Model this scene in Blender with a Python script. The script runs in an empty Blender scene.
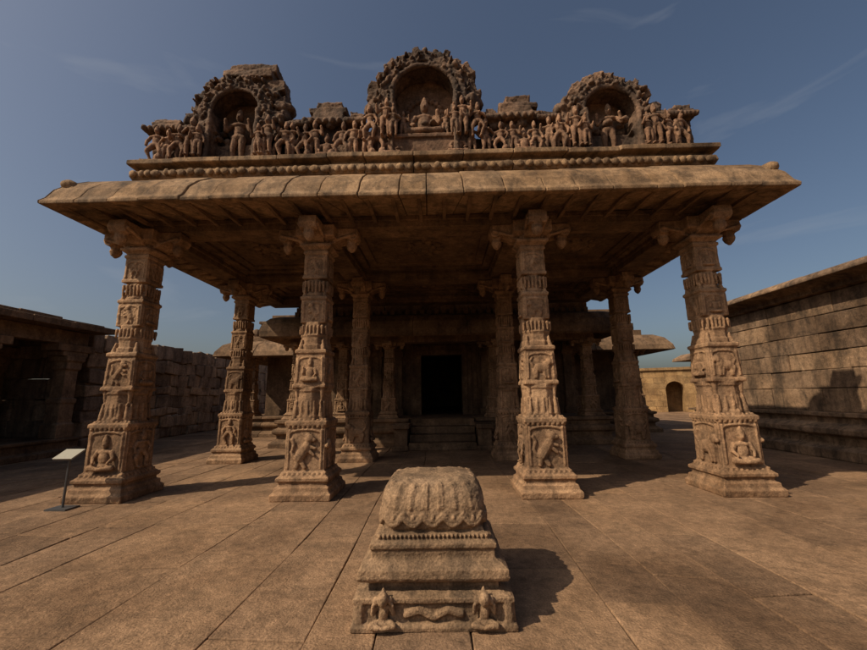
import bpy, bmesh, math, random, bisect
from mathutils import Matrix, Vector
R=random.Random(7)
scene=bpy.context.scene
rad=math.radians

# ---------------------------------------------------------------- mesh builder
class MB:
    def __init__(s): s.v=[]; s.f=[]
    def add(s,vs,fs,M=None):
        b=len(s.v)
        s.v+= [tuple(M@Vector(p)) if M else tuple(p) for p in vs]
        s.f+= [tuple(b+i for i in f) for f in fs]
    def merge(s,o,M=None): s.add(o.v,o.f,M)
    def box(s,x0,x1,y0,y1,z0,z1,j=0,M=None):
        vs=[(x,y,z) for z in (z0,z1) for y in (y0,y1) for x in (x0,x1)]
        if j: vs=[(a+R.uniform(-j,j),b+R.uniform(-j,j),c+R.uniform(-j,j)) for a,b,c in vs]
        s.add(vs,[(0,2,3,1),(4,5,7,6),(0,1,5,4),(2,6,7,3),(0,4,6,2),(1,3,7,5)],M)
    def prism(s,prof,n=4,c=(0,0),rot=None,exp=None,flute=0,M=None):
        if rot is None: rot=math.pi/n
        vs=[];k=1/math.cos(math.pi/n) if n<=16 else 1
        for r,z in prof:
            for i in range(n):
                a=rot+2*math.pi*i/n; q=r*k
                if exp:
                    q=r/((abs(math.cos(a))**exp+abs(math.sin(a))**exp)**(1/exp))
                if flute: q*=1-flute*(i%2)
                vs.append((c[0]+q*math.cos(a),c[1]+q*math.sin(a),z))
        m=len(prof); fs=[tuple(range(n))[::-1],tuple((m-1)*n+i for i in range(n))]
        for j in range(m-1):
            for i in range(n):
                a=j*n+i;b=j*n+(i+1)%n
                fs.append((a,b,b+n,a+n))
        s.add(vs,fs,M)
    def ell(s,c,r,M=None,n=12,m=8):
        vs=[(c[0],c[1],c[2]-r[2])]
        for j in range(1,m):
            t=math.pi*j/m
            for i in range(n):
                a=2*math.pi*i/n
                vs.append((c[0]+r[0]*math.sin(t)*math.cos(a),c[1]+r[1]*math.sin(t)*math.sin(a),c[2]-r[2]*math.cos(t)))
        vs.append((c[0],c[1],c[2]+r[2]))
        fs=[]
        for i in range(n):
            fs.append((0,1+(i+1)%n,1+i))
            for j in range(m-2):
                a=1+j*n+i;b=1+j*n+(i+1)%n
                fs.append((a,b,b+n,a+n))
            fs.append((1+(m-2)*n+i,1+(m-2)*n+(i+1)%n,len(vs)-1))
        s.add(vs,fs,M)
    def limb(s,p,q,r0,r1,M=None,n=8):
        p=Vector(p);q=Vector(q);d=(q-p)
        if d.length<1e-6:return
        L=d.length; Q=d.to_track_quat('Z','Y').to_matrix().to_4x4()
        T=Matrix.Translation(p)@Q
        if M: T=M@T
        s.prism([(r0*.6,-r0*.6),(r0,0),(r1,L),(r1*.6,L+r1*.6)],n=n,M=T)
    def path(s,pts,r,M=None):
        for a,b in zip(pts,pts[1:]): s.limb(a,b,r,r,M,6)
    def mesh(s,name,recalc=True):
        me=bpy.data.meshes.new(name); me.from_pydata(s.v,[],s.f); 
        if recalc:
            bm=bmesh.new(); bm.from_mesh(me); bmesh.ops.recalc_face_normals(bm,faces=bm.faces[:]); bm.to_mesh(me); bm.free()
        me.update(); return me

def clouds(name,sc,depth=3):
    t=bpy.data.textures.new(name,'CLOUDS'); t.noise_scale=sc; t.noise_depth=depth; return t
TC=clouds('weather_large',.22,4); TF=clouds('weather_fine',.045,2)

def link(name,me,mat=None,parent=None,loc=(0,0,0),rot=0,scale=(1,1,1),bevel=0):
    o=bpy.data.objects.new(name,me); scene.collection.objects.link(o)
    o.location=loc; o.rotation_euler=(0,0,rot); o.scale=scale
    if mat and not me.materials: me.materials.append(mat)
    if parent: o.parent=parent
    if bevel:
        b=o.modifiers.new('bevel','BEVEL'); b.width=bevel; b.segments=2; b.limit_method='ANGLE'; b.angle_limit=rad(40)
    return o
def empty(name,loc=(0,0,0)):
    o=bpy.data.objects.new(name,None); scene.collection.objects.link(o); o.location=loc; return o
def bake(mb,name,voxel,d1=.02,d2=.006):
    me=mb.mesh(name+'_raw'); o=bpy.data.objects.new('tmp',me); scene.collection.objects.link(o)
    m=o.modifiers.new('r','REMESH'); m.mode='VOXEL'; m.voxel_size=voxel; m.use_smooth_shade=True
    for t,st in ((TC,d1),(TF,d2)):
        if st:
            d=o.modifiers.new('d','DISPLACE'); d.texture=t; d.strength=st; d.mid_level=.5; d.texture_coords='LOCAL'
    dg=bpy.context.evaluated_depsgraph_get()
    out=bpy.data.meshes.new_from_object(o.evaluated_get(dg)); out.name=name
    bpy.data.objects.remove(o); bpy.data.meshes.remove(me)
    print(name,len(out.polygons)); return out

# ---------------------------------------------------------------- materials
TONE=(1.0,.91,.85)
def stone(name,dark,base,light,stain=.4,stainc=(.04,.031,.024),island=0,grain=1.0,bump=.5,cav=True,scale=1.0,patch=.35):
    dark,base,light=[tuple(c*t for c,t in zip(col,TONE)) for col in (dark,base,light)]
    m=bpy.data.materials.new(name); m.use_nodes=True; nt=m.node_tree; N=nt.nodes; L=nt.links
    b=N['Principled BSDF']; b.inputs['Roughness'].default_value=.9
    b.inputs['Specular IOR Level'].default_value=.2
    g=N.new('ShaderNodeNewGeometry'); P=g.outputs['Position']
    def noise(sc,det,dist=0,vec=None,rough=.6):
        n=N.new('ShaderNodeTexNoise'); n.inputs['Scale'].default_value=sc; n.inputs['Detail'].default_value=det
        n.inputs['Distortion'].default_value=dist; n.inputs['Roughness'].default_value=rough
        L.new(vec or P,n.inputs['Vector']); return n.outputs['Fac']
    def ramp(f,stops):
        r=N.new('ShaderNodeValToRGB'); L.new(f,r.inputs['Fac']); e=r.color_ramp.elements
        e[0].position=stops[0][0]; e[0].color=(*stops[0][1],1); e[1].position=stops[-1][0]; e[1].color=(*stops[-1][1],1)
        for p,c in stops[1:-1]:
            x=e.new(p); x.color=(*c,1)
        return r.outputs['Color']
    def mix(f,a,bb,t='MIX'):
        x=N.new('ShaderNodeMix'); x.data_type='RGBA'; x.blend_type=t
        if isinstance(f,(int,float)): x.inputs[0].default_value=f
        else: L.new(f,x.inputs[0])
        for s,v in ((6,a),(7,bb)):
            if isinstance(v,tuple): x.inputs[s].default_value=(*v,1)
            else: L.new(v,x.inputs[s])
        return x.outputs[2]
    c=ramp(noise(1.3*scale,8,.4),[(.3,dark),(.5,base),(.72,light)])
    mp=N.new('ShaderNodeMapping'); mp.inputs['Scale'].default_value=(5,5,.7); L.new(P,mp.inputs['Vector'])
    st=ramp(noise(1.0,6,.3,mp.outputs[0]),[(.46,(0,0,0)),(.66,(stain,)*3)])
    c=mix(st,c,stainc)
    st2=ramp(noise(3.2*scale,9,.6,rough=.7),[(.5,(0,0,0)),(.64,(stain*.9,)*3)])
    c=mix(st2,c,stainc)
    pt=ramp(noise(.55*scale,4,.5),[(.34,(1-patch,1-patch*1.1,1-patch*1.2)),(.52,(1,1,1)),(.68,(1+patch*.35,1+patch*.3,1+patch*.22))])
    c=mix(.9,c,pt,'MULTIPLY')
    sp=ramp(noise(70,3,0),[(.3,(.6,)*3),(.5,(1,)*3),(.72,(1.35,)*3)])
    c=mix(grain*.9,c,sp,'MULTIPLY')
    sp=ramp(noise(14,5,.3),[(.32,(.68,)*3),(.68,(1.25,)*3)])
    c=mix(.8,c,sp,'MULTIPLY')
    if island:
        r=ramp(g.outputs['Random Per Island'],[(0,(1-island,1-island,1-island*.95)),(.5,(1,1,1)),(1,(1+island*.5,1+island*.45,1+island*.3))])
        c=mix(1.0,c,r,'MULTIPLY')
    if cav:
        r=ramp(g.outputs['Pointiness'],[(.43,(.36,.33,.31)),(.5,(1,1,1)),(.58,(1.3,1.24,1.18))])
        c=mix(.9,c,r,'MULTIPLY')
    L.new(c,b.inputs['Base Color'])
    bp=N.new('ShaderNodeBump'); bp.inputs['Strength'].default_value=bump; bp.inputs['Distance'].default_value=.02
    a=N.new('ShaderNodeMath'); a.operation='MULTIPLY_ADD'; L.new(noise(45,4),a.inputs[0]); a.inputs[1].default_value=.6; L.new(noise(9,6),a.inputs[2])
    L.new(a.outputs[0],bp.inputs['Height']); L.new(bp.outputs[0],b.inputs['Normal'])
    return m
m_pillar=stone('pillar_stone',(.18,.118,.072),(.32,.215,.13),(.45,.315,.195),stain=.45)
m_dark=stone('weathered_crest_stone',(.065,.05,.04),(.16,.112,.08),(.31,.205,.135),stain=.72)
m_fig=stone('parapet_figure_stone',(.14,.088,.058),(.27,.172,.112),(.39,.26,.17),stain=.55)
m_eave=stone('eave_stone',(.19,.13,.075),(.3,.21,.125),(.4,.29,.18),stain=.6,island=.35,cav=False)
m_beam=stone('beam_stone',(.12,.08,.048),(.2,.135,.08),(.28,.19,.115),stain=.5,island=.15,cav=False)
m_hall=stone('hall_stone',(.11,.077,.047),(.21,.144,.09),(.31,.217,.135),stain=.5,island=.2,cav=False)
m_floor=stone('paving_stone',(.19,.128,.08),(.265,.18,.112),(.335,.232,.146),stain=.36,stainc=(.1,.067,.042),island=.24,cav=False,bump=.9,scale=.8)
m_soil=stone('joint_soil',(.08,.055,.035),(.12,.083,.052),(.16,.112,.07),stain=.2,cav=False)
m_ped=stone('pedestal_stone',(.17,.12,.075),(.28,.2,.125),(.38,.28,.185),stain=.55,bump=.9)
m_ash=stone('ashlar_stone',(.14,.1,.066),(.25,.178,.117),(.34,.25,.168),stain=.65,island=.35,cav=False,bump=.9)
m_wall=stone('rubble_stone',(.2,.15,.105),(.34,.26,.185),(.46,.365,.265),stain=.45,island=.45,cav=False,bump=.9)
m_far=stone('ochre_wall_stone',(.24,.155,.075),(.36,.245,.12),(.45,.32,.16),stain=.25,island=.25,cav=False)
def plain(name,col,rough=.5,metal=0):
    m=bpy.data.materials.new(name); m.use_nodes=True; nt=m.node_tree; b=nt.nodes['Principled BSDF']
    n=nt.nodes.new('ShaderNodeTexNoise'); n.inputs['Scale'].default_value=9
    r=nt.nodes.new('ShaderNodeValToRGB'); nt.links.new(n.outputs['Fac'],r.inputs['Fac'])
    r.color_ramp.elements[0].color=(*[c*.75 for c in col],1); r.color_ramp.elements[1].color=(*col,1)
    nt.links.new(r.outputs[0],b.inputs['Base Color']); b.inputs['Roughness'].default_value=rough; b.inputs['Metallic'].default_value=metal
    return m
m_panel=plain('sign_panel_paint',(.38,.36,.28)); m_metal=plain('sign_metal',(.12,.12,.12),.5,.6)

# ---------------------------------------------------------------- carved figures (face -Y)
def fig(pose='stand',seed=0):
    r=random.Random(seed); m=MB()
    if pose=='sit':
        m.ell((0,0,.08),(.15,.11,.08))
        for s in(-1,1):
            m.limb((s*.08,0,.08),(s*.24,-.11,.07),.075,.055); m.limb((s*.24,-.11,.07),(-s*.02,-.17,.05),.055,.035)
            e=(s*.21,-.03,.25); h=(s*.15,-.13,.16) if r.random()<.6 else (s*.2,-.09,.44)
            m.limb((s*.14,0,.38),e,.045,.035); m.limb(e,h,.035,.028)
        m.ell((0,0,.26),(.11,.085,.17)); m.ell((0,0,.38),(.15,.07,.055))
        m.limb((0,0,.4),(0,0,.5),.035,.035); m.ell((0,-.02,.53),(.065,.07,.085)); m.prism([(.07,.57),(.055,.63),(.03,.7),(.01,.74)],8,c=(0,-.01)); m.ell((0,-.09,.52),(.014,.02,.02))
        return m
    lean=r.uniform(-.04,.04)
    for s in(-1,1):
        if pose=='dance':
            k=(s*.15,-.07,.3) ; f=(s*.06 if s>0 else s*.15,-.03,.03)
        else: k=(s*.075,-.03,.27); f=(s*.075,0,.02)
        m.limb((s*.06,0,.5),k,.065,.048); m.limb(k,f,.048,.032); m.ell((f[0],f[1]-.05,.025),(.035,.07,.028))
        q=r.random()
        if q<.4: e=(s*.21+lean,-.02,.6); h=(s*.19,-.07,.46)
        elif q<.75: e=(s*.22+lean,-.03,.62); h=(s*.2,-.1,.78)
        else: e=(s*.2+lean,-.03,.62); h=(s*.03,-.12,.68)
        m.limb((s*.13+lean,0,.745),e,.043,.034); m.limb(e,h,.034,.026); m.ell(h,(.03,.03,.035))
    m.ell((0,0,.5),(.115,.08,.075)); m.ell((lean*.5,0,.63),(.095,.07,.14)); m.ell((lean,-.01,.735),(.145,.07,.05))
    m.limb((lean,0,.76),(lean,0,.85),.035,.035); m.ell((lean,-.02,.88),(.058,.065,.078)); m.ell((lean,-.085,.87),(.012,.02,.02))
    m.prism([(.062,.91),(.055,.97),(.035,1.03),(.012,1.07)],8,c=(lean,-.01))
    return m
def T(x,y,z,s=1,rz=0,sy=None,mx=1):
    return Matrix.Translation((x,y,z))@Matrix.Rotation(rz,4,'Z')@Matrix.Diagonal((s*mx,s if sy is None else sy,s,1))
SIT=[fig('sit',i) for i in range(5)]; STD=[fig('stand',i+10) for i in range(7)]; DAN=[fig('dance',i+30) for i in range(5)]
def lion():
    m=MB(); m.ell((0,0,.3),(.24,.1,.13)); m.ell((-.17,0,.36),(.12,.1,.15)); m.ell((-.27,-.03,.48),(.1,.09,.1)); m.ell((-.36,-.04,.45),(.06,.06,.05))
    for x in(-.2,-.1,.14,.22): m.limb((x,-.02,.25),(x+R.uniform(-.05,.05),-.03,.02),.055,.035)
    m.limb((.23,0,.35),(.33,0,.5),.03,.025); m.limb((.33,0,.5),(.25,0,.62),.025,.02)
    return m
def rearing():
    m=MB(); m.limb((.12,0,.2),(-.06,-.02,.48),.1,.085); m.ell((-.1,-.03,.6),(.09,.08,.09)); m.ell((-.18,-.04,.57),(.06,.05,.045))
    m.limb((.12,0,.2),(.16,-.02,.02),.06,.035); m.limb((.08,0,.18),(-.02,-.03,.02),.055,.035)
    m.limb((-.06,-.02,.45),(-.22,-.04,.4),.045,.03); m.limb((-.04,-.02,.4),(-.2,-.04,.27),.045,.03)
    m.path([(.2,0,.2),(.27,0,.32),(.22,0,.48),(.28,0,.58)],.025); m.ell((-.05,0,.62),(.06,.06,.1))
    return m
LION=lion(); YALI=rearing()

# ---------------------------------------------------------------- carved pillar (total 4.73)
def pillar_mesh(seed):
    r=random.Random(seed); m=MB()
    m.prism([(.47,0),(.48,.10),(.45,.13),(.44,.13),(.43,.2),(.40,.22),(.39,.22),(.39,.27),(.42,.29),(.42,.34),(.37,.38)],4)
    m.prism([(.36,.36),(.36,.42),(.325,.44),(.315,1.14),(.345,1.16),(.345,1.22),(.31,1.24)],4)
    m.prism([(.30,1.2),(.325,1.26),(.325,1.3),(.30,1.34),(.31,1.5),(.30,1.7),(.32,1.72),(.32,1.78),(.29,1.8)],16,flute=.06)
    m.prism([(.30,1.78),(.30,1.83),(.28,1.85),(.275,2.36),(.3,2.38),(.3,2.43),(.27,2.45)],4)
    m.prism([(.27,2.42),(.285,2.47),(.285,2.52),(.265,2.55),(.265,2.66),(.285,2.7),(.26,2.74),(.26,2.86),(.28,2.88),(.28,2.93),(.26,2.95)],8)
    m.prism([(.265,2.92),(.265,3.34),(.285,3.36),(.285,3.40),(.26,3.42)],4)
    m.prism([(.26,3.4),(.275,3.45),(.255,3.5),(.255,3.6),(.275,3.64),(.25,3.68),(.255,3.76)],16,flute=.05)
    m.prism([(.27,3.74),(.27,3.79),(.255,3.81),(.25,4.2),(.27,4.22),(.27,4.27),(.22,4.29)],4)
    for k in range(4):
        M=Matrix.Rotation(k*math.pi/2,4,'Z')
        for z,w,c in((1.14,.32,8),(1.24,.3,8),(1.80,.28,7),(2.41,.275,7),(3.38,.26,6),(.38,.36,9)):
            for i in range(c):
                x=-w+(i+.5)*2*w/c; m.ell((x,-w-.0,z),(w/c*.8,.025,.03),M,8,5)
        for i in range(5):
            x=-.22+i*.11; m.limb((x,-.27+abs(x)*.12,1.3),(x*.95,-.3+abs(x)*.2,1.55),.045,.015,M)
        for cx in(-.225,.225):
            m.limb((cx,-.225,2.45),(cx*.95,-.21,2.62),.045,.02,M); m.limb((cx,-.225,1.78),(cx*.95,-.22,1.55),.05,.02,M)
            m.limb((cx,-.225,3.4),(cx*.93,-.205,3.56),.04,.02,M); m.limb((cx*1.05,-.235,1.25),(cx,-.225,1.45),.05,.02,M)
        for i in range(6):
            x=-.2+i*.08; m.limb((x,-.255,3.68),(x,-.265,3.5),.028,.014,M); m.limb((x,-.265,2.86),(x,-.27,2.72),.028,.014,M)
        for z0,z1,w,y in((.46,1.12,.27,.318),(1.87,2.34,.23,.275),(2.96,3.33,.21,.262),(3.82,4.18,.2,.25)):
            for s in(-1,1): m.limb((s*w,-y,z0+.02),(s*w*.98,-y,z1-.04),.02,.02,M,6)
            m.path([(w*math.cos(a),-y,z1-.1+.07*math.sin(a)) for a in [math.pi*i/6 for i in range(7)]],.018,M)
        def put(f,z,s,y):
            mx=r.choice((-1,1)); m.merge(f,M@T(0,-y,z,s,0,s*.62,mx))
        put(r.choice([SIT[0],SIT[3],YALI,YALI,LION]+DAN[:2]),.47,.8,.335); put(r.choice([SIT[1],LION,YALI,DAN[2]]),1.88,.58,.285)
        put(r.choice([SIT[2],YALI,LION]),2.97,.46,.27); put(r.choice([SIT[4],DAN[0],YALI]),3.83,.42,.255)
    def k(z): return 1.0 if z<1.15 else max(.82,1-.18*(z-1.15)/1.9)
    m.v=[(x*k(z),y*k(z),z) for x,y,z in m.v]
    m.prism([(.18,4.26),(.22,4.31),(.28,4.35),(.28,4.39),(.21,4.43),(.21,4.47),(.34,4.52),(.34,4.735)],4)
    for q in range(4):
        M=Matrix.Rotation(q*math.pi/2,4,'Z')
        pr=[(-.18,4.735),(-.18,4.42),(-.32,4.45),(-.42,4.53),(-.52,4.56),(-.62,4.5),(-.70,4.52),(-.74,4.6),(-.72,4.735)]
        n=len(pr); vs=[(x,y,z) for x in(-.15,.15) for y,z in pr]
        m.add(vs,[tuple(range(n)),tuple(range(n,2*n))]+[(i,(i+1)%n,n+(i+1)%n,n+i) for i in range(n)],M)
        m.prism([(.02,4.3),(.07,4.35),(.095,4.42),(.08,4.48),(.1,4.52),(.1,4.6)],10,c=(0,-.6),M=M)
        for s in(-1,1): m.limb((s*.15,-.3,4.5),(s*.16,-.68,4.6),.025,.03,M)
    return bake(m,'carved_pillar_%d'%seed,.0105,.024,.009)
for f in DAN: f.v=[(x,y,z*.72) for x,y,z in f.v]
PIL=[pillar_mesh(s) for s in(1,2,3,5)]
for f in DAN: f.v=[(x,y,z/.72) for x,y,z in f.v]

# ---------------------------------------------------------------- ring mouldings
def ring(mb,x0,x1,y0,y1,prof,sides='flr',piece=.6,gap=.006,j=.004):
    n=len(prof)
    for s in sides:
        L=(x1-x0) if s in'fb' else (y1-y0)
        k=max(1,round(L/piece)); cuts=[0]+[ (i+R.uniform(-.16,.16))/k for i in range(1,k)]+[1]
        for a,b in zip(cuts,cuts[1:]):
            g=gap/L; jj=R.uniform(-j,j); vs=[]
            for t in(a+g,b-g):
                for d,z in prof:
                    dd=d+jj; zz=z+jj*.7
                    if s=='f': vs.append((x0-dd+(x1-x0+2*dd)*t,y0-dd,zz))
                    if s=='b': vs.append((x0-dd+(x1-x0+2*dd)*t,y1+dd,zz))
                    if s=='l': vs.append((x0-dd,y0-dd+(y1-y0+(2*dd if 'b' in sides else dd))*t,zz))
                    if s=='r': vs.append((x1+dd,y0-dd+(y1-y0+(2*dd if 'b' in sides else dd))*t,zz))
            mb.add(vs,[tuple(range(n)),tuple(range(n,2*n))]+[(i,(i+1)%n,n+(i+1)%n,n+i) for i in range(n)])

# ================================================================ PAVILION
pav=empty('temple_pavilion')
PX=[-5.2,-1.95,1.95,5.2]; k=0; DZ=-.06; RX=-.04
for yi,y in enumerate((6.68,10.1)):
    for xi,x in enumerate(([-5.18,-1.88,2.03,5.1],[-5.05,-1.8,2.08,5.2])[yi]):
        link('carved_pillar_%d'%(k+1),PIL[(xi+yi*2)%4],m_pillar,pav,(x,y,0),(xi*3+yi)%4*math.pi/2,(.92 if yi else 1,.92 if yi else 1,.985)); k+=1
mb=MB()
ring(mb,-4.98,4.98,6.5,12.9,[(-.1,5.42),(.5,5.44),(.66,5.38),(.82,5.24),(.94,5.07),(1.0,4.9),(1.05,4.83),(1.045,4.775),(.97,4.765),(.9,4.80),(.3,4.9),(-.1,4.97)],piece=.48,j=.012)
link('eave_slabs',mb.mesh('eave_slabs'),m_eave,pav,(RX,0,DZ),bevel=.012)
mb=MB()
for s in(-1,1):
    mb.ell((s*5.68,5.8,5.1),(.2,.2,.12)); mb.ell((s*5.78,5.7,5.2),(.13,.13,.1)); mb.ell((s*5.5,6.0,5.3),(.14,.14,.1))
link('eave_corner_stones',bake(mb,'eave_corner_stones',.02,.03,.01),m_eave,pav,(RX,0,DZ))
mb=MB()
mb.box(-5.1,5.1,6.55,12.9,5.1,5.38)
for y in(6.8,10.1,12.6):
    mb.box(-5.45,5.45,y-.24,y+.24,4.74,5.12); 
    mb.box(-5.45,5.45,y-.28,y-.2,4.86,4.95); mb.box(-5.45,5.45,y+.2,y+.28,4.86,4.95)
for x in PX:
    for a,b in((7.1,9.85),(10.35,12.35)):
        mb.box(x-.24,x+.24,a,b,4.743,5.11); mb.box(x-.28,x+.28,a,b,4.865,4.945)
bays=[(-4.95,-2.2),(-1.7,1.7),(2.2,4.95)]
for (a,b) in bays:
    for (c,d) in((7.1,9.85),(10.35,12.3)):
        for st,zz in((.0,5.0),(.22,5.05)):
            w=.2
            mb.box(a+st,b-st,c+st,c+st+w,zz,5.12);mb.box(a+st,b-st,d-st-w,d-st,zz+.001,5.12)
            mb.box(a+st,a+st+w,c+st+w,d-st-w,zz+.002,5.12);mb.box(b-st-w,b-st,c+st+w,d-st-w,zz+.003,5.12)
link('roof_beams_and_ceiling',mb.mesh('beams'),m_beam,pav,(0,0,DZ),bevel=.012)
mb=MB()
x=-5.8
while x<5.85:
    mb.box(x-.03,x+.03,5.62,6.5,4.80,4.86); x+=.42
y=6.8
while y<12.8:
    for s in(-1,1): mb.box(min(s*5.3,s*5.85),max(s*5.3,s*5.85),y-.03,y+.03,4.80,4.86)
    y+=.42
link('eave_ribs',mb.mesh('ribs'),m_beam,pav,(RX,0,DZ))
mb=MB()
for i in range(74):
    x=-5.4+i*.148; mb.ell((x,6.52,5.03),(.055,.04,.07),n=8,m=6)
for (a,b) in bays:   # lotus bosses on the ceiling
    for c in(8.5,11.3):
        cx=(a+b)/2
        mb.ell((cx,c,5.08),(.3,.3,.06)); mb.ell((cx,c,5.03),(.13,.13,.07))
        for q in range(10): mb.ell((cx+.38*math.cos(q*.628),c+.38*math.sin(q*.628),5.09),(.1,.1,.05),n=8,m=6)
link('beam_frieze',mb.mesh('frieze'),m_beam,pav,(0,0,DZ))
PL=(.02,.08,-.04); PS=(.12,.08,-.03)
mb=MB()
ring(mb,-5.06,5.06,6.2,12.0,[(-.3,5.34),(.08,5.34),(.08,5.52),(.16,5.55),(.2,5.62),(.18,5.72),(.1,5.76),(.1,5.8),(.24,5.83),(.24,5.92),(-.3,5.92)],piece=.85,j=.014)
link('parapet_ledge',mb.mesh('ledge'),m_eave,pav,PL,bevel=.014)
mb=MB(); x=-5.15
while x<5.16:
    w=R.uniform(.05,.1); mb.ell((x,6.0,5.64+R.uniform(-.01,.01)),(w,.05,.07),n=8,m=6); x+=w*2+.01
link('ledge_petals',bake(mb,'ledge_petals',.014,.02,.008),m_eave,pav,PL)

# ---- parapet sculpture
body=MB(); figs=MB()
Y0=6.42
body.box(-5.2,5.0,Y0,Y0+.4,5.9,6.46)
body.box(-5.25,5.05,Y0-.34,Y0+.45,5.9,5.98)
def arch(cx,zc,Ro,Ri,zb,seed,open_w):
    r=random.Random(seed)
    N=30
    for i in range(N+1):
        a=rad(-30)+i*rad(240)/N+r.uniform(-.02,.02)
        Rm=(Ro+Ri)/2; x=cx+Rm*math.cos(a); z=zc+Rm*math.sin(a)
        M=Matrix.Translation((x,Y0+.05,z))@Matrix.Rotation(-(a-math.pi/2),4,'Y')
        o=r.uniform(-.05,.07)
        body.box(-.13,.13,-.2,.3,-(Ro-Ri)/2+.02,(Ro-Ri)/2-.06+o,.02,M)
        body.box(-.13,.13,-.27,.1,-(Ro-Ri)/2+.10,(Ro-Ri)/2-.20+o*.5,.02,M)
        if r.random()<.75:
            q=Ro+r.uniform(-.08,.03); body.box(-r.uniform(.04,.1),r.uniform(.04,.1),-.26+r.uniform(0,.1),.2,(q-Rm)-.1,(q-Rm)+r.uniform(.03,.09),.02,M)
        for _ in range(3):
            q=r.uniform(Ri+.03,Ro-.05); aa=a+r.uniform(-.06,.06); body.ell((cx+q*math.cos(aa),Y0-.2,zc+q*math.sin(aa)),(r.uniform(.02,.055),r.uniform(.06,.12),r.uniform(.02,.06)),n=6,m=5)
    body.path([(cx+(Ri+.02)*math.cos(t),Y0-.2,zc+(Ri+.02)*math.sin(t)) for t in [rad(-20)+i*rad(220)/20 for i in range(21)]],.045)
    for s in(-1,1):
        body.box(cx+s*open_w-(.0 if s>0 else .32),cx+s*open_w+(.32 if s>0 else 0),Y0-.2,Y0+.35,5.95,zc)
        body.limb((cx+s*(open_w+.04),Y0-.24,5.97),(cx+s*(open_w+.04),Y0-.24,zc),.05,.045)
        for _ in range(7):
            body.ell((cx+s*Ro*r.uniform(.85,1.08),Y0-r.uniform(0,.15),zc-r.uniform(.1,.6)),(r.uniform(.06,.13),.14,r.uniform(.06,.14)),n=8,m=6)
    figs.box(cx-Ri-.1,cx+Ri+.1,Y0+.22,Y0+.4,5.95,zc+Ri)
    figs.box(cx-open_w-.02,cx+open_w+.02,Y0-.22,Y0+.3,5.93,zb)
    figs.box(cx-open_w-.08,cx+open_w+.08,Y0-.26,Y0+.3,zb-.08,zb)
arch(0,7.32,1.0,.60,6.42,1,.56)
for _ in range(12): body.ell((R.uniform(-.33,.33),Y0+R.uniform(-.1,.1),8.28+R.uniform(-.08,.1)),(R.uniform(.05,.12),.12,R.uniform(.05,.1)),n=7,m=6)
body.box(-.32,.34,Y0-.12,Y0+.25,8.12,8.3,.03); body.ell((.02,Y0,8.45),(.07,.1,.07)); body.ell((.25,Y0,8.4),(.08,.1,.06))
arch(-3.62,7.04,.88,.47,6.03,2,.42)
body.box(-3.92,-2.97,Y0-.2,Y0+.3,7.82,7.97,.03); body.box(-3.82,-2.92,Y0-.15,Y0+.25,7.97,8.13,.03); body.box(-3.2,-2.76,Y0-.12,Y0+.25,7.5,7.8,.05)
for _ in range(14): body.ell((-2.76+R.uniform(-.15,.12),Y0+R.uniform(-.1,.1),R.uniform(6.7,7.45)),(R.uniform(.06,.14),.14,R.uniform(.06,.13)),n=7,m=6)
arch(3.5,6.82,.84,.5,6.03,3,.44)
body.box(3.1,3.7,Y0-.15,Y0+.3,7.44,7.58,.03)
for _ in range(14): body.ell((2.66+R.uniform(-.12,.15),Y0+R.uniform(-.1,.1),R.uniform(6.6,7.2)),(R.uniform(.06,.13),.14,R.uniform(.06,.12)),n=7,m=6)
for _ in range(8): body.ell((4.4+R.uniform(-.12,.12),Y0,R.uniform(6.6,7.1)),(R.uniform(.06,.12),.14,R.uniform(.06,.12)),n=7,m=6)
def stack(cx,w,z0,z1,seed):
    r=random.Random(seed); z=z0; h=(z1-z0)
    body.box(cx-w*.8,cx+w*.8,Y0-.05,Y0+.4,5.95,z0)
    n=4
    for i in range(n):
        ww=w*(1.05 if i%2==0 else .8)*(1-.08*i)
        body.box(cx-ww+r.uniform(-.04,.04),cx+ww+r.uniform(-.04,.04),Y0-.18+.02*i,Y0+.35,z,z+h/n+.005,.02); z+=h/n
    for i in range(7):
        x=cx-w+.14*i*w/.45; body.ell((x,Y0-.2,z0+.05),(.05,.06,.06),n=8,m=6)
for a in((-1.85,.42,6.74,7.26,1),(1.78,.42,6.74,7.26,2),(-4.98,.36,6.68,6.98,3),(4.86,.24,6.68,6.96,4),(-2.4,.2,6.68,6.9,5),(2.35,.2,6.68,6.92,6),(-1.28,.16,6.72,7.0,7),(1.25,.16,6.72,7.0,8),(4.5,.2,6.66,6.88,9),(-4.5,.2,6.64,6.86,10)): stack(*a)
for cx,w in((-2.1,.6),(2.1,.55),(-4.72,.45),(4.65,.38)):
    body.box(cx-w,cx+w,Y0-.02,Y0+.4,5.95,6.7)
for i in range(120):
    x=R.uniform(-5.1,5.0); body.ell((x,Y0+R.uniform(-.1,.3),6.64+R.uniform(-.12,.12)),(R.uniform(.04,.12),R.uniform(.05,.12),R.uniform(.04,.09)),n=7,m=5)
ff=lambda x,z,s,l,i,y=None:figs.merge(l[i%len(l)],T(x,(Y0-.2) if y is None else y,z,s,R.uniform(-.3,.3),s*1.1,R.choice((-1,1))))
x=-5.08;i=0
while x<4.95:
    near=min(abs(x-c) for c in(-3.62,0,3.5))
    if near>.6:
        l=STD if i%3 else DAN; s=R.uniform(.62,.8)
        if i%5==4: figs.merge(SIT[i%5],T(x,Y0-.2,5.97,.72,0,.7)) 
        else: ff(x,5.97,s,l,i+int(x*3)); 
        if R.random()<.35: figs.ell((x+.1,Y0-.22,6.05),(.08,.1,.1),n=8,m=6)
    x+=R.uniform(.19,.27); i+=1
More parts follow.
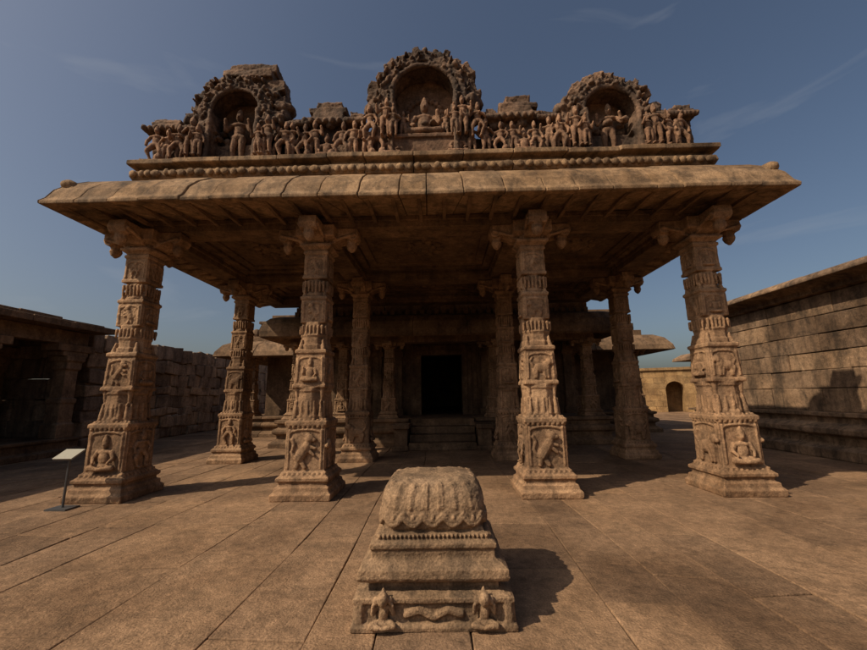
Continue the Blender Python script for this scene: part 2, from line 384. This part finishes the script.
for c,zz in((-3.62,6.0),(3.5,6.0),(0,6.3)):
    for s in(-1,1):
        ff(c+s*.72,zz+.02,.78,STD,int(c)+s+5,Y0-.3); ff(c+s*1.0,zz-.02,.72,DAN,int(c)+s+3,Y0-.24); ff(c+s*.56,zz,.6,STD,int(c)+s+9,Y0-.34)
ff(-3.62,6.05,1.1,STD,2,Y0-.0); ff(3.5,6.05,1.0,STD,4,Y0-.0); figs.merge(SIT[1],T(0,Y0-.02,6.44,1.25,0,1.25))
for s in(-1,1): ff(s*.4,6.42,.55,STD,3+s,Y0-.12)
for a in range(12):
    t=math.pi*a/11; figs.ell((.36*math.cos(t),Y0+.2,7.1+.4*math.sin(t)),(.06,.05,.06),n=6,m=5)
link('parapet_crest',bake(body,'parapet_crest',.018,.06,.022),m_dark,pav,PS)
link('parapet_figures',bake(figs,'parapet_figures',.0135,.025,.01),m_fig,pav,PS)

# ================================================================ HALL
hall=empty('temple_hall',(.36,0,0))
BASE=[(-.2,0),(.28,0),(.28,.14),(.2,.2),(.1,.26),(.1,.38),(.2,.43),(.22,.5),(.2,.57),(.08,.62),(.08,.73),(.17,.76),(.17,.86),(-.2,.86)]
CORN=[(-.3,4.3),(.35,4.3),(.6,4.2),(.78,4.0),(.85,3.75),(.84,3.56),(.74,3.5),(.62,3.56),(.45,3.7),(-.3,3.75)]
mb=MB()
ring(mb,-5.3,-1.25,12.7,14.5,BASE,'flr',1.3); ring(mb,1.25,5.3,12.7,14.5,BASE,'flr',1.3); ring(mb,-5.3,5.3,14.5,26,BASE,'lrb',1.3)
mb.box(-5.25,5.25,12.75,26,.0,.852)
for i in range(4):
    mb.box(-1.0,1.0,11.55+.3*i,12.85,.005+.21*i,.21*(i+1),.004)
for s in(-1,1):
    mb.box(s*1.25-.2,s*1.25+.2,11.6,12.45,.0,.62); mb.box(s*1.25-.25,s*1.25+.25,11.5,12.45,.62,.74); mb.box(s*1.25-.25,s*1.25+.25,11.48,12.45,.0,.12)
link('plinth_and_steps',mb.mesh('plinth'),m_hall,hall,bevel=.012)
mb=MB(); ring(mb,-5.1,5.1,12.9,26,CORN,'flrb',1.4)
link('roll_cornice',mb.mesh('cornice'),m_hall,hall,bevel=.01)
mb=MB()
mb.box(-5.1,5.1,12.9,26,3.9,4.25); mb.box(-5.2,5.2,12.86,13.3,3.4,3.76)
for x in(-5.1,-1.8,1.8,5.1): mb.box(x-.2,x+.2,13.3,15,3.42,3.9)
for a,b in((-5.1,-.8),(.8,5.1)): mb.box(a,b,15,15.5,.85,3.9)
mb.box(-.8,.8,15,15.5,3.15,3.9); mb.box(-5.1,-4.7,15.5,26,.85,3.9); mb.box(4.7,5.1,15.5,26,.85,3.9); mb.box(-5.1,5.1,25.6,26,.85,3.9)
for d,w in((0,.0),(.12,.18),(.24,.38)):
    for s in(-1,1):
        a=s*(.8+w);b=s*(1.0+w); mb.box(min(a,b),max(a,b),14.98-.14+d*.5,15.0,.85,3.15+w)
    mb.box(-1.0-w,1.0+w,14.97-.14+d*.5,15,3.15+w,3.35+w)
for x in(-4.9,-4.1,-3.3,-2.5,-1.7,1.7,2.5,3.3,4.1,4.9):
    mb.box(x-.16,x+.16,14.8,15,.85,3.6); mb.box(x-.22,x+.22,14.74,15,.85,1.1); mb.box(x-.22,x+.22,14.74,15,3.1,3.3)
for x in(-3.7,-2.1,-2.9,2.9,2.1,3.7): mb.box(x-.25,x+.25,14.9,15,1.3,2.7)
x=-5.1
while x<5.1:
    w=R.uniform(.4,.7); mb.box(x,min(x+w-.02,5.1),12.95+R.uniform(0,.05),13.3,4.3,4.72,.01); x+=w
mb.box(-5.1,5.1,13.15,13.6,4.3,5.32)
for i in range(40):
    mb.box(-5.05+i*.255,-4.9+i*.255,12.72,12.95,4.34,4.5)
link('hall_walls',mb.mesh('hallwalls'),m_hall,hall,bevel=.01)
k=0
for x in(-5.0,-1.8,1.8,5.0):
    k+=1; link('porch_pillar_%d'%k,PIL[k%3],m_pillar,hall,(x,13.15,.85),k*math.pi/2,(.72,.72,.545))
for s in(-1,1):
    k+=1; link('porch_pillar_%d'%k,PIL[k%3],m_pillar,hall,(s*3.4,13.15,.85),0,(.68,.68,.545))
mb=MB()
for x,l,i in((-3.7,STD,0),(-2.1,STD,1),(-2.9,DAN,1),(2.9,DAN,2),(2.1,STD,3),(3.7,STD,4)): mb.merge(l[i],T(x,14.88,1.35,1.15,0,1.0))
for x in(-4.5,-3.4,-2.4,2.4,3.4,4.5):
    mb.merge(LION,T(x,12.58,.27,.28,0,.3))
link('wall_reliefs',bake(mb,'wall_reliefs',.025,.02,.005),m_hall,hall)
def side_porch(s):
    e=MB(); x0,x1=(5.2,8.6) if s>0 else (-8.6,-5.2)
    ring(e,x0,x1,16.2,20,[(d,z*.95) for d,z in BASE],'flrb',1.3); e.box(x0,x1,16.2,20,0,.82)
    ring(e,x0,x1,16.2,20,[(-.3,4.0),(.3,3.97),(.6,3.8),(.8,3.5),(.85,3.3),(.78,3.27),(.5,3.42),(-.3,3.5)],'flrb',1.0)
    e.box(x0,x1,16.2,20,3.4,3.9)
    zz=3.98
    for t,h in((.0,.25),(.3,.2),(.2,.14),(.5,.3),(.4,.12),(.8,.35)):
        e.box(x0+t,x1-t,16.2+t,20-t,zz,zz+h); zz+=h
    for i in range(6):
        x=x0+.4+i*.52; e.ell((x,16.45,4.35),(.2,.2,.26)); 
    e.box(x0+.6,x1-.6,17.3,19.8,.8,3.42)
    link('side_porch_%s'%('east' if s>0 else 'west'),e.mesh('sp'),m_hall,hall,bevel=.015)
    for i,(x,y) in enumerate([(x0+.35,16.5),(x1-.35,16.5),(x0+.35 if s<0 else x1-.35,19.5)]):
        link('side_porch_pillar_%s%d'%('e' if s>0 else 'w',i),PIL[i],m_pillar,hall,(x,y,.8),i*math.pi/2,(.75,.75,.56))
side_porch(1); side_porch(-1)

# ================================================================ PEDESTAL
m=MB()
m.prism([(.575,0),(.58,.03),(.57,.045),(.545,.055),(.54,.165),(.565,.175),(.565,.205),(.52,.215),(.5,.225),(.47,.23),(.47,.32)],4)
m.prism([(.50,.28),(.535,.30),(.545,.32),(.54,.37),(.50,.40),(.46,.42),(.455,.44),(.455,.48),(.47,.49),(.47,.52),(.43,.54),(.42,.55),(.42,.575),(.39,.58),(.38,.61)],4)
EX=6
PR=[(.38,.58),(.405,.605),(.415,.64),(.415,.70),(.408,.77),(.393,.83),(.365,.88),(.32,.915),(.24,.935),(.12,.94)]
m.prism(PR,72,exp=EX)
def rz(z):
    for (a,za),(b,zb) in zip(PR,PR[1:]):
        if za<=z<=zb: return a+(b-a)*(z-za)/(zb-za)
    return PR[-1][0]
def sp(a,z,off=0):
    q=(rz(z)+off)/((abs(math.cos(a))**EX+abs(math.sin(a))**EX)**(1/EX)); return (q*math.cos(a),q*math.sin(a),z)
AA=[2*math.pi*i/720 for i in range(721)]; acc=[0]
for a,b in zip(AA,AA[1:]): acc.append(acc[-1]+(Vector(sp(a,.7))-Vector(sp(b,.7))).length)
def ang(u): return AA[min(720,bisect.bisect_left(acc,(u%1)*acc[-1]))]
for zz,rr,off in((.685,.016,.003),(.715,.010,.004)):
    pts=[]
    for i in range(241):
        u=i/240+1/40; pts.append(sp(ang(u),zz-.055*abs(math.sin(math.pi*20*i/240)),off))
    m.path(pts,rr)
for i in range(20):
    a=ang((i+.5)/20+1/40); m.ell(sp(a,.68,.004),(.017,.017,.023),None,6,5)
for i in range(24):
    a=ang((i+.5)/24)
    p=[sp(a,.74,-.038),sp(a,.83,-.038),sp(a,.885,-.042)]
    for b,c in zip(p,p[1:]): m.limb(b,c,.047,.046)
for q in range(4):
    M=Matrix.Rotation(q*math.pi/2,4,'Z')
    for i in range(26): m.ell((-.4+i*.032,-.427,.56),(.012,.018,.014),M,6,5)
    if q%2==0:
        for s in(-1,1):
            m.merge(SIT[0],M@T(s*.35,-.56,.03,.34,0,.34)); m.ell((s*.35,-.59,.215),(.04,.045,.048),M)
            for t in(-1,1): m.ell((s*.35+t*.05,-.575,.2),(.02,.02,.03),M,8,6)
    for s in(-1,1):
        m.limb((s*.52,-.52,.03),(s*.52,-.52,.19),.05,.045,M)
    m.path([(-.2,-.55,.1),(-.1,-.555,.13),(0,-.555,.09),(.1,-.555,.13),(.2,-.55,.1)],.022,M)
link('carved_stone_pedestal',bake(m,'carved_stone_pedestal',.0064,.016,.007),m_ped,None,(.27,3.5,0),rad(.5))

# ================================================================ PAVING
g=MB(); g.add([(-300,-200,-.022),(300,-200,-.022),(300,500,-.022),(-300,500,-.022)],[(0,1,2,3)])
link('ground',g.mesh('ground',False),m_soil)
mb=MB(); x=-14.5
drift=lambda y,s: .05*math.sin(y*.75+s*1.3)
xs=[x]
while x<26: x+=R.choice((R.uniform(.45,.7),R.uniform(.75,1.25))); xs.append(x)
for ci,(xa,xb) in enumerate(zip(xs,xs[1:])):
    y=-4+R.uniform(-2,0); tl=0
    while y<34:
        l=R.uniform(.55,1.9); t2=R.uniform(-.05,.05); g=R.uniform(.002,.0055)
        ya,yb_=y+g,y+l-g; tz=[R.uniform(-.006,.006) for _ in range(4)]
        P=[(xa+drift(y,ci)+g,ya-tl),(xb+drift(y,ci+1)-g,ya+tl),(xb+drift(y+l,ci+1)-g,yb_+t2),(xa+drift(y+l,ci)+g,yb_-t2)]
        vs=[(px,py,-.12) for px,py in P]+[(px,py,z) for (px,py),z in zip(P,tz)]
        mb.add(vs,[(3,2,1,0),(4,5,6,7),(0,1,5,4),(1,2,6,5),(2,3,7,6),(3,0,4,7)])
        y+=l; tl=t2
link('stone_paving',mb.mesh('paving'),m_floor,None,bevel=.009)

# ================================================================ WALL BLOCKS
def blocks(mb,p,d,L,z0,z1,ch,bl,depth,jit,prot=.015,gap=.006):
    d=Vector((d[0],d[1],0)).normalized(); n=Vector((d.y,-d.x,0))
    z=z0
    while z<z1-.05:
        h=R.uniform(*ch); 
        if z+h>z1-.12: h=z1-z
        u=0
        while u<L-.01:
            w=R.uniform(*bl)
            if u+w>L-.15: w=L-u
            o=R.uniform(-prot,prot); vs=[]
            for zz in(z+gap,z+h-gap):
                for (uu,nn) in((u+gap,o),(u+w-gap,o),(u+w-gap,-depth),(u+gap,-depth)):
                    q=Vector((p[0],p[1],0))+d*(uu+R.uniform(-jit,jit))+n*(nn+R.uniform(-jit,jit)*.3)
                    vs.append((q.x,q.y,zz+R.uniform(-jit,jit)))
            mb.add(vs,[(0,1,2,3),(4,5,6,7),(0,1,5,4),(1,2,6,5),(2,3,7,6),(3,0,4,7)])
            u+=w
        z+=h
col=empty('stone_colonnade',(0,-.6,0))
mb=MB()
ring(mb,-16,-11.0,-2,12.6,[(-.3,0),(.12,0),(.12,.15),(.0,.2),(.0,.38),(.08,.42),(.08,.5),(-.3,.5)],'rb',1.6)
mb.box(-16,-11.1,-2,12.5,0,.495)
mb.box(-15.9,-11.2,-2,12.7,3.84,3.97)
y=-2
while y<12.4:
    w=min(R.uniform(.9,1.5),12.9-y); z=R.uniform(-.02,.02)
    mb.box(-16,-10.55,y,y+w-.004,3.72+z,3.9+z,.01); mb.box(-16,-10.95,y,y+w-.004,3.88,4.08+R.uniform(-.05,.06),.015); y+=w
mb.box(-11.45,-11.05,-2,12.5,3.3,3.71); mb.box(-14.2,-13.8,-2,12.5,3.3,3.71)
for y in(1.6,4.4,7.2,9.7,12.1):
    for x in(-11.25,-13.6):
        mb.prism([(.27,.5),(.27,.9),(.22,.95),(.22,1.5),(.25,1.53),(.25,1.65),(.2,1.68),(.2,2.5),(.25,2.55),(.25,2.75),(.3,2.8),(.3,2.95)],4,c=(x,y))
        mb.box(x-.28,x+.28,y-.6,y+.6,3.08,3.3); mb.box(x-.25,x+.25,y-.4,y+.4,2.94,3.08)
    mb.box(-16,-11.45,y-.2,y+.2,3.31,3.7)
link('colonnade_structure',mb.mesh('col'),m_hall,col,bevel=.02)
mb=MB(); blocks(mb,(-14.6,-2),(0,1),14.5,.5,3.75,(.45,.7),(.5,1.1),.4,.03,.03); mb.box(-15.3,-14.95,-2,12.5,.4,3.8)
blocks(mb,(-14.7,12.55),(1,0),2.85,.5,3.7,(.45,.7),(.5,1.1),.4,.03,.03); link('colonnade_back_wall',mb.mesh('cb'),m_wall,col,bevel=.03)
mb=MB(); blocks(mb,(-11.3,12.35),(0,1),14.1,0,3.8,(.3,.6),(.35,.95),.6,.075,.07,.0)
blocks(mb,(-11.35,26.5),(1,0),1.2,0,3.6,(.35,.6),(.4,1.0),.6,.05,.05)
mb.box(-11.9,-11.42,12.4,26.4,0,3.5)
link('boundary_wall',mb.mesh('bw'),m_wall,bevel=.035)
mb=MB(); blocks(mb,(-40,33),(1,0),54,0,3.3,(.45,.6),(.7,1.3),.6,.02,.03); mb.box(-40,14,33.2,33.6,0,3.1)
link('boundary_wall',mb.mesh('bw2'),m_wall,bevel=.03)
mb=MB(); 
d=Vector((12.5,-4.5,0)); L=d.length; d.normalize(); A=(15.5,32.0)
dw0=2.9
blocks(mb,A,d,dw0,0,3.3,(.4,.5),(.6,1.1),.5,.01,.015)
blocks(mb,(A[0]+d.x*(dw0+1.3),A[1]+d.y*(dw0+1.3)),d,12,0,3.3,(.4,.5),(.6,1.1),.5,.01,.015)
blocks(mb,(A[0]+d.x*dw0,A[1]+d.y*dw0),d,1.3,2.41,3.3,(.4,.5),(.6,1.1),.5,.01,.015)
Mx=Matrix.Translation((A[0],A[1],0))@Matrix.Rotation(math.atan2(d.y,d.x),4,'Z')
mb.box(-.1,18.4,-.15,.6,3.3,3.5,M=Mx)
N=8
for s in(0,1):
    for i in range(N):
        t0=math.pi/2*i/N; t1=math.pi/2*(i+1)/N
        xa=.65*math.cos(t0); za=1.75+.65*math.sin(t0); xb=.65*math.cos(t1); zb=1.75+.65*math.sin(t1)
        sg=1 if s else -1; cx=dw0+.65
        vs=[(cx+sg*xa,y,za) for y in(0.0,.5)]+[(cx+sg*xb,y,zb) for y in(0.0,.5)]+[(cx+sg*xa,y,2.41) for y in(0.0,.5)]+[(cx+sg*xb,y,2.41) for y in(0.0,.5)]
        mb.add(vs,[(0,2,6,4),(1,3,7,5),(0,1,3,2),(4,5,7,6),(0,1,5,4),(2,3,7,6)],Mx)
mb.box(dw0-.1,dw0+1.4,1.6,2.0,0,3.0,M=Mx); mb.box(dw0-.1,dw0,.5,1.6,0,3.0,M=Mx); mb.box(dw0+1.3,dw0+1.4,.5,1.6,0,3.0,M=Mx); mb.box(dw0,dw0+1.3,.5,1.6,2.45,3.0,M=Mx)
link('arched_gate_wall',mb.mesh('gw'),m_far,bevel=.015)

rb=empty('stone_shrine_building')
mb=MB(); mb2=MB()
xf=9.9; yb=12.9
blocks(mb,(xf,yb),(0,-1),16.9,1.05,3.95,(.42,.62),(.7,1.9),.5,.014,.025)
blocks(mb,(17.9,yb),(-1,0),8.0,1.05,3.95,(.5,.62),(.8,1.7),.5,.008,.012)
mb2.box(xf+.12,17.8,-4,yb-.12,0,4.2)
PB=[(-.3,0),(.5,0),(.5,.22),(.38,.27),(.3,.32),(.3,.5),(.42,.56),(.42,.68),(.3,.74),(.12,.8),(.12,.92),(.2,.95),(.2,1.05),(-.3,1.05)]
ring(mb2,xf,18,-4,yb,PB,'flb',1.6,j=.015)
PC=[(-.3,4.45),(.2,4.45),(.46,4.36),(.56,4.26),(.56,4.2),(.34,4.18),(.12,4.1),(.12,3.98),(.0,3.95),(-.3,3.95)]
ring(mb2,xf,18,-4,yb,PC,'flb',1.2,j=.025)
for i in range(14):
    mb2.box(xf+.1+R.uniform(0,.3),xf+1.2,yb-1.2*i-1.1,yb-1.2*i-.05,4.45,4.52+R.uniform(0,.08),.01)
link('shrine_walls',mb.mesh('rw'),m_ash,rb,bevel=.016); link('shrine_mouldings',mb2.mesh('rm'),m_ash,rb,bevel=.018)
ss=empty('small_pillared_shrine'); mb=MB()
mb.box(13.2,17,16.5,20,0,.8); mb.box(13.0,17.2,16.3,20.2,.68,.78); ring(mb,13.4,17,16.7,20,[(-.3,3.5),(.3,3.5),(.6,3.3),(.65,3.15),(-.3,3.2)],'flrb',1.2)
mb.box(13.6,16.8,16.9,19.8,3.2,3.8); mb.box(13.9,16.5,17.2,19.5,3.8,4.2); mb.box(14.6,17,17.5,20,.8,3.2)
link('shrine_body',mb.mesh('ssb'),m_hall,ss,bevel=.015)
for i,x in enumerate((13.7,15.2,16.7)): link('shrine_pillar_%d'%i,PIL[i],m_pillar,ss,(x,16.95,.8),0,(.6,.6,.51))

# ================================================================ SIGN
sg=empty('information_sign',(-5.36,5.95,0))
mb=MB(); mb.box(-.16,.16,-.12,.12,.0,.025); mb.prism([(.016,.02),(.016,.74)],10); mb.limb((0,0,.7),(0,-.08,.76),.014,.014)
link('post',mb.mesh('post'),m_metal,sg)
mb=MB(); Mt=Matrix.Translation((0,-.02,.79))@Matrix.Rotation(rad(28),4,'X'); mb.box(-.15,.15,-.12,.12,-.012,.012,M=Mt)
link('panel',mb.mesh('panel'),m_panel,sg,bevel=.004)

# ================================================================ LIGHT, SKY, CAMERA
EL=42; D=Vector((.875,.485,0)).normalized()
sd=Vector((-D.x*math.cos(rad(EL)),-D.y*math.cos(rad(EL)),math.sin(rad(EL))))
sun=bpy.data.lights.new('sun','SUN'); sun.energy=4.1; sun.angle=rad(.5); sun.color=(1,.84,.64)
so=bpy.data.objects.new('sun',sun); scene.collection.objects.link(so); so.rotation_euler=sd.to_track_quat('Z','Y').to_euler(); so.location=(-20,-10,30)
w=bpy.data.worlds.new('World'); scene.world=w; w.use_nodes=True; nt=w.node_tree
bg=nt.nodes['Background']; sky=nt.nodes.new('ShaderNodeTexSky'); sky.sky_type='NISHITA'; sky.sun_disc=False
sky.sun_elevation=rad(EL); sky.sun_rotation=math.atan2(sd.x,sd.y); sky.air_density=1.0; sky.dust_density=4.0; sky.ozone_density=1.0
tc=nt.nodes.new('ShaderNodeTexCoord'); mp=nt.nodes.new('ShaderNodeMapping'); mp.inputs['Scale'].default_value=(2.2,2.2,9); mp.inputs['Rotation'].default_value=(.35,.5,.3)
nz=nt.nodes.new('ShaderNodeTexNoise'); nz.inputs['Scale'].default_value=1.3; nz.inputs['Detail'].default_value=8; nz.inputs['Distortion'].default_value=.8
rp=nt.nodes.new('ShaderNodeValToRGB'); rp.color_ramp.elements[0].position=.58; rp.color_ramp.elements[1].position=.85; rp.color_ramp.elements[1].color=(.3,.3,.3,1)
mx=nt.nodes.new('ShaderNodeMix'); mx.data_type='RGBA'; mx.inputs[7].default_value=(5,5.2,5.5,1)
nt.links.new(tc.outputs['Generated'],mp.inputs[0]); nt.links.new(mp.outputs[0],nz.inputs['Vector']); nt.links.new(nz.outputs['Fac'],rp.inputs[0])
nt.links.new(rp.outputs[0],mx.inputs[0]); nt.links.new(sky.outputs[0],mx.inputs[6]); nt.links.new(mx.outputs[2],bg.inputs['Color']); bg.inputs['Strength'].default_value=.076
cam=bpy.data.cameras.new('camera'); cam.lens=15.7; cam.sensor_width=36; cam.clip_end=2000; cam.clip_start=.05
co=bpy.data.objects.new('camera',cam); scene.collection.objects.link(co)
co.matrix_world=Matrix.Translation((.36,0,1.6))@Matrix.Rotation(rad(1.1),4,'Z')@Matrix.Rotation(rad(100.5),4,'X')@Matrix.Rotation(rad(-.85),4,'Z')
scene.camera=co
scene.view_settings.view_transform='Standard'; scene.view_settings.look='None'; scene.view_settings.exposure=0
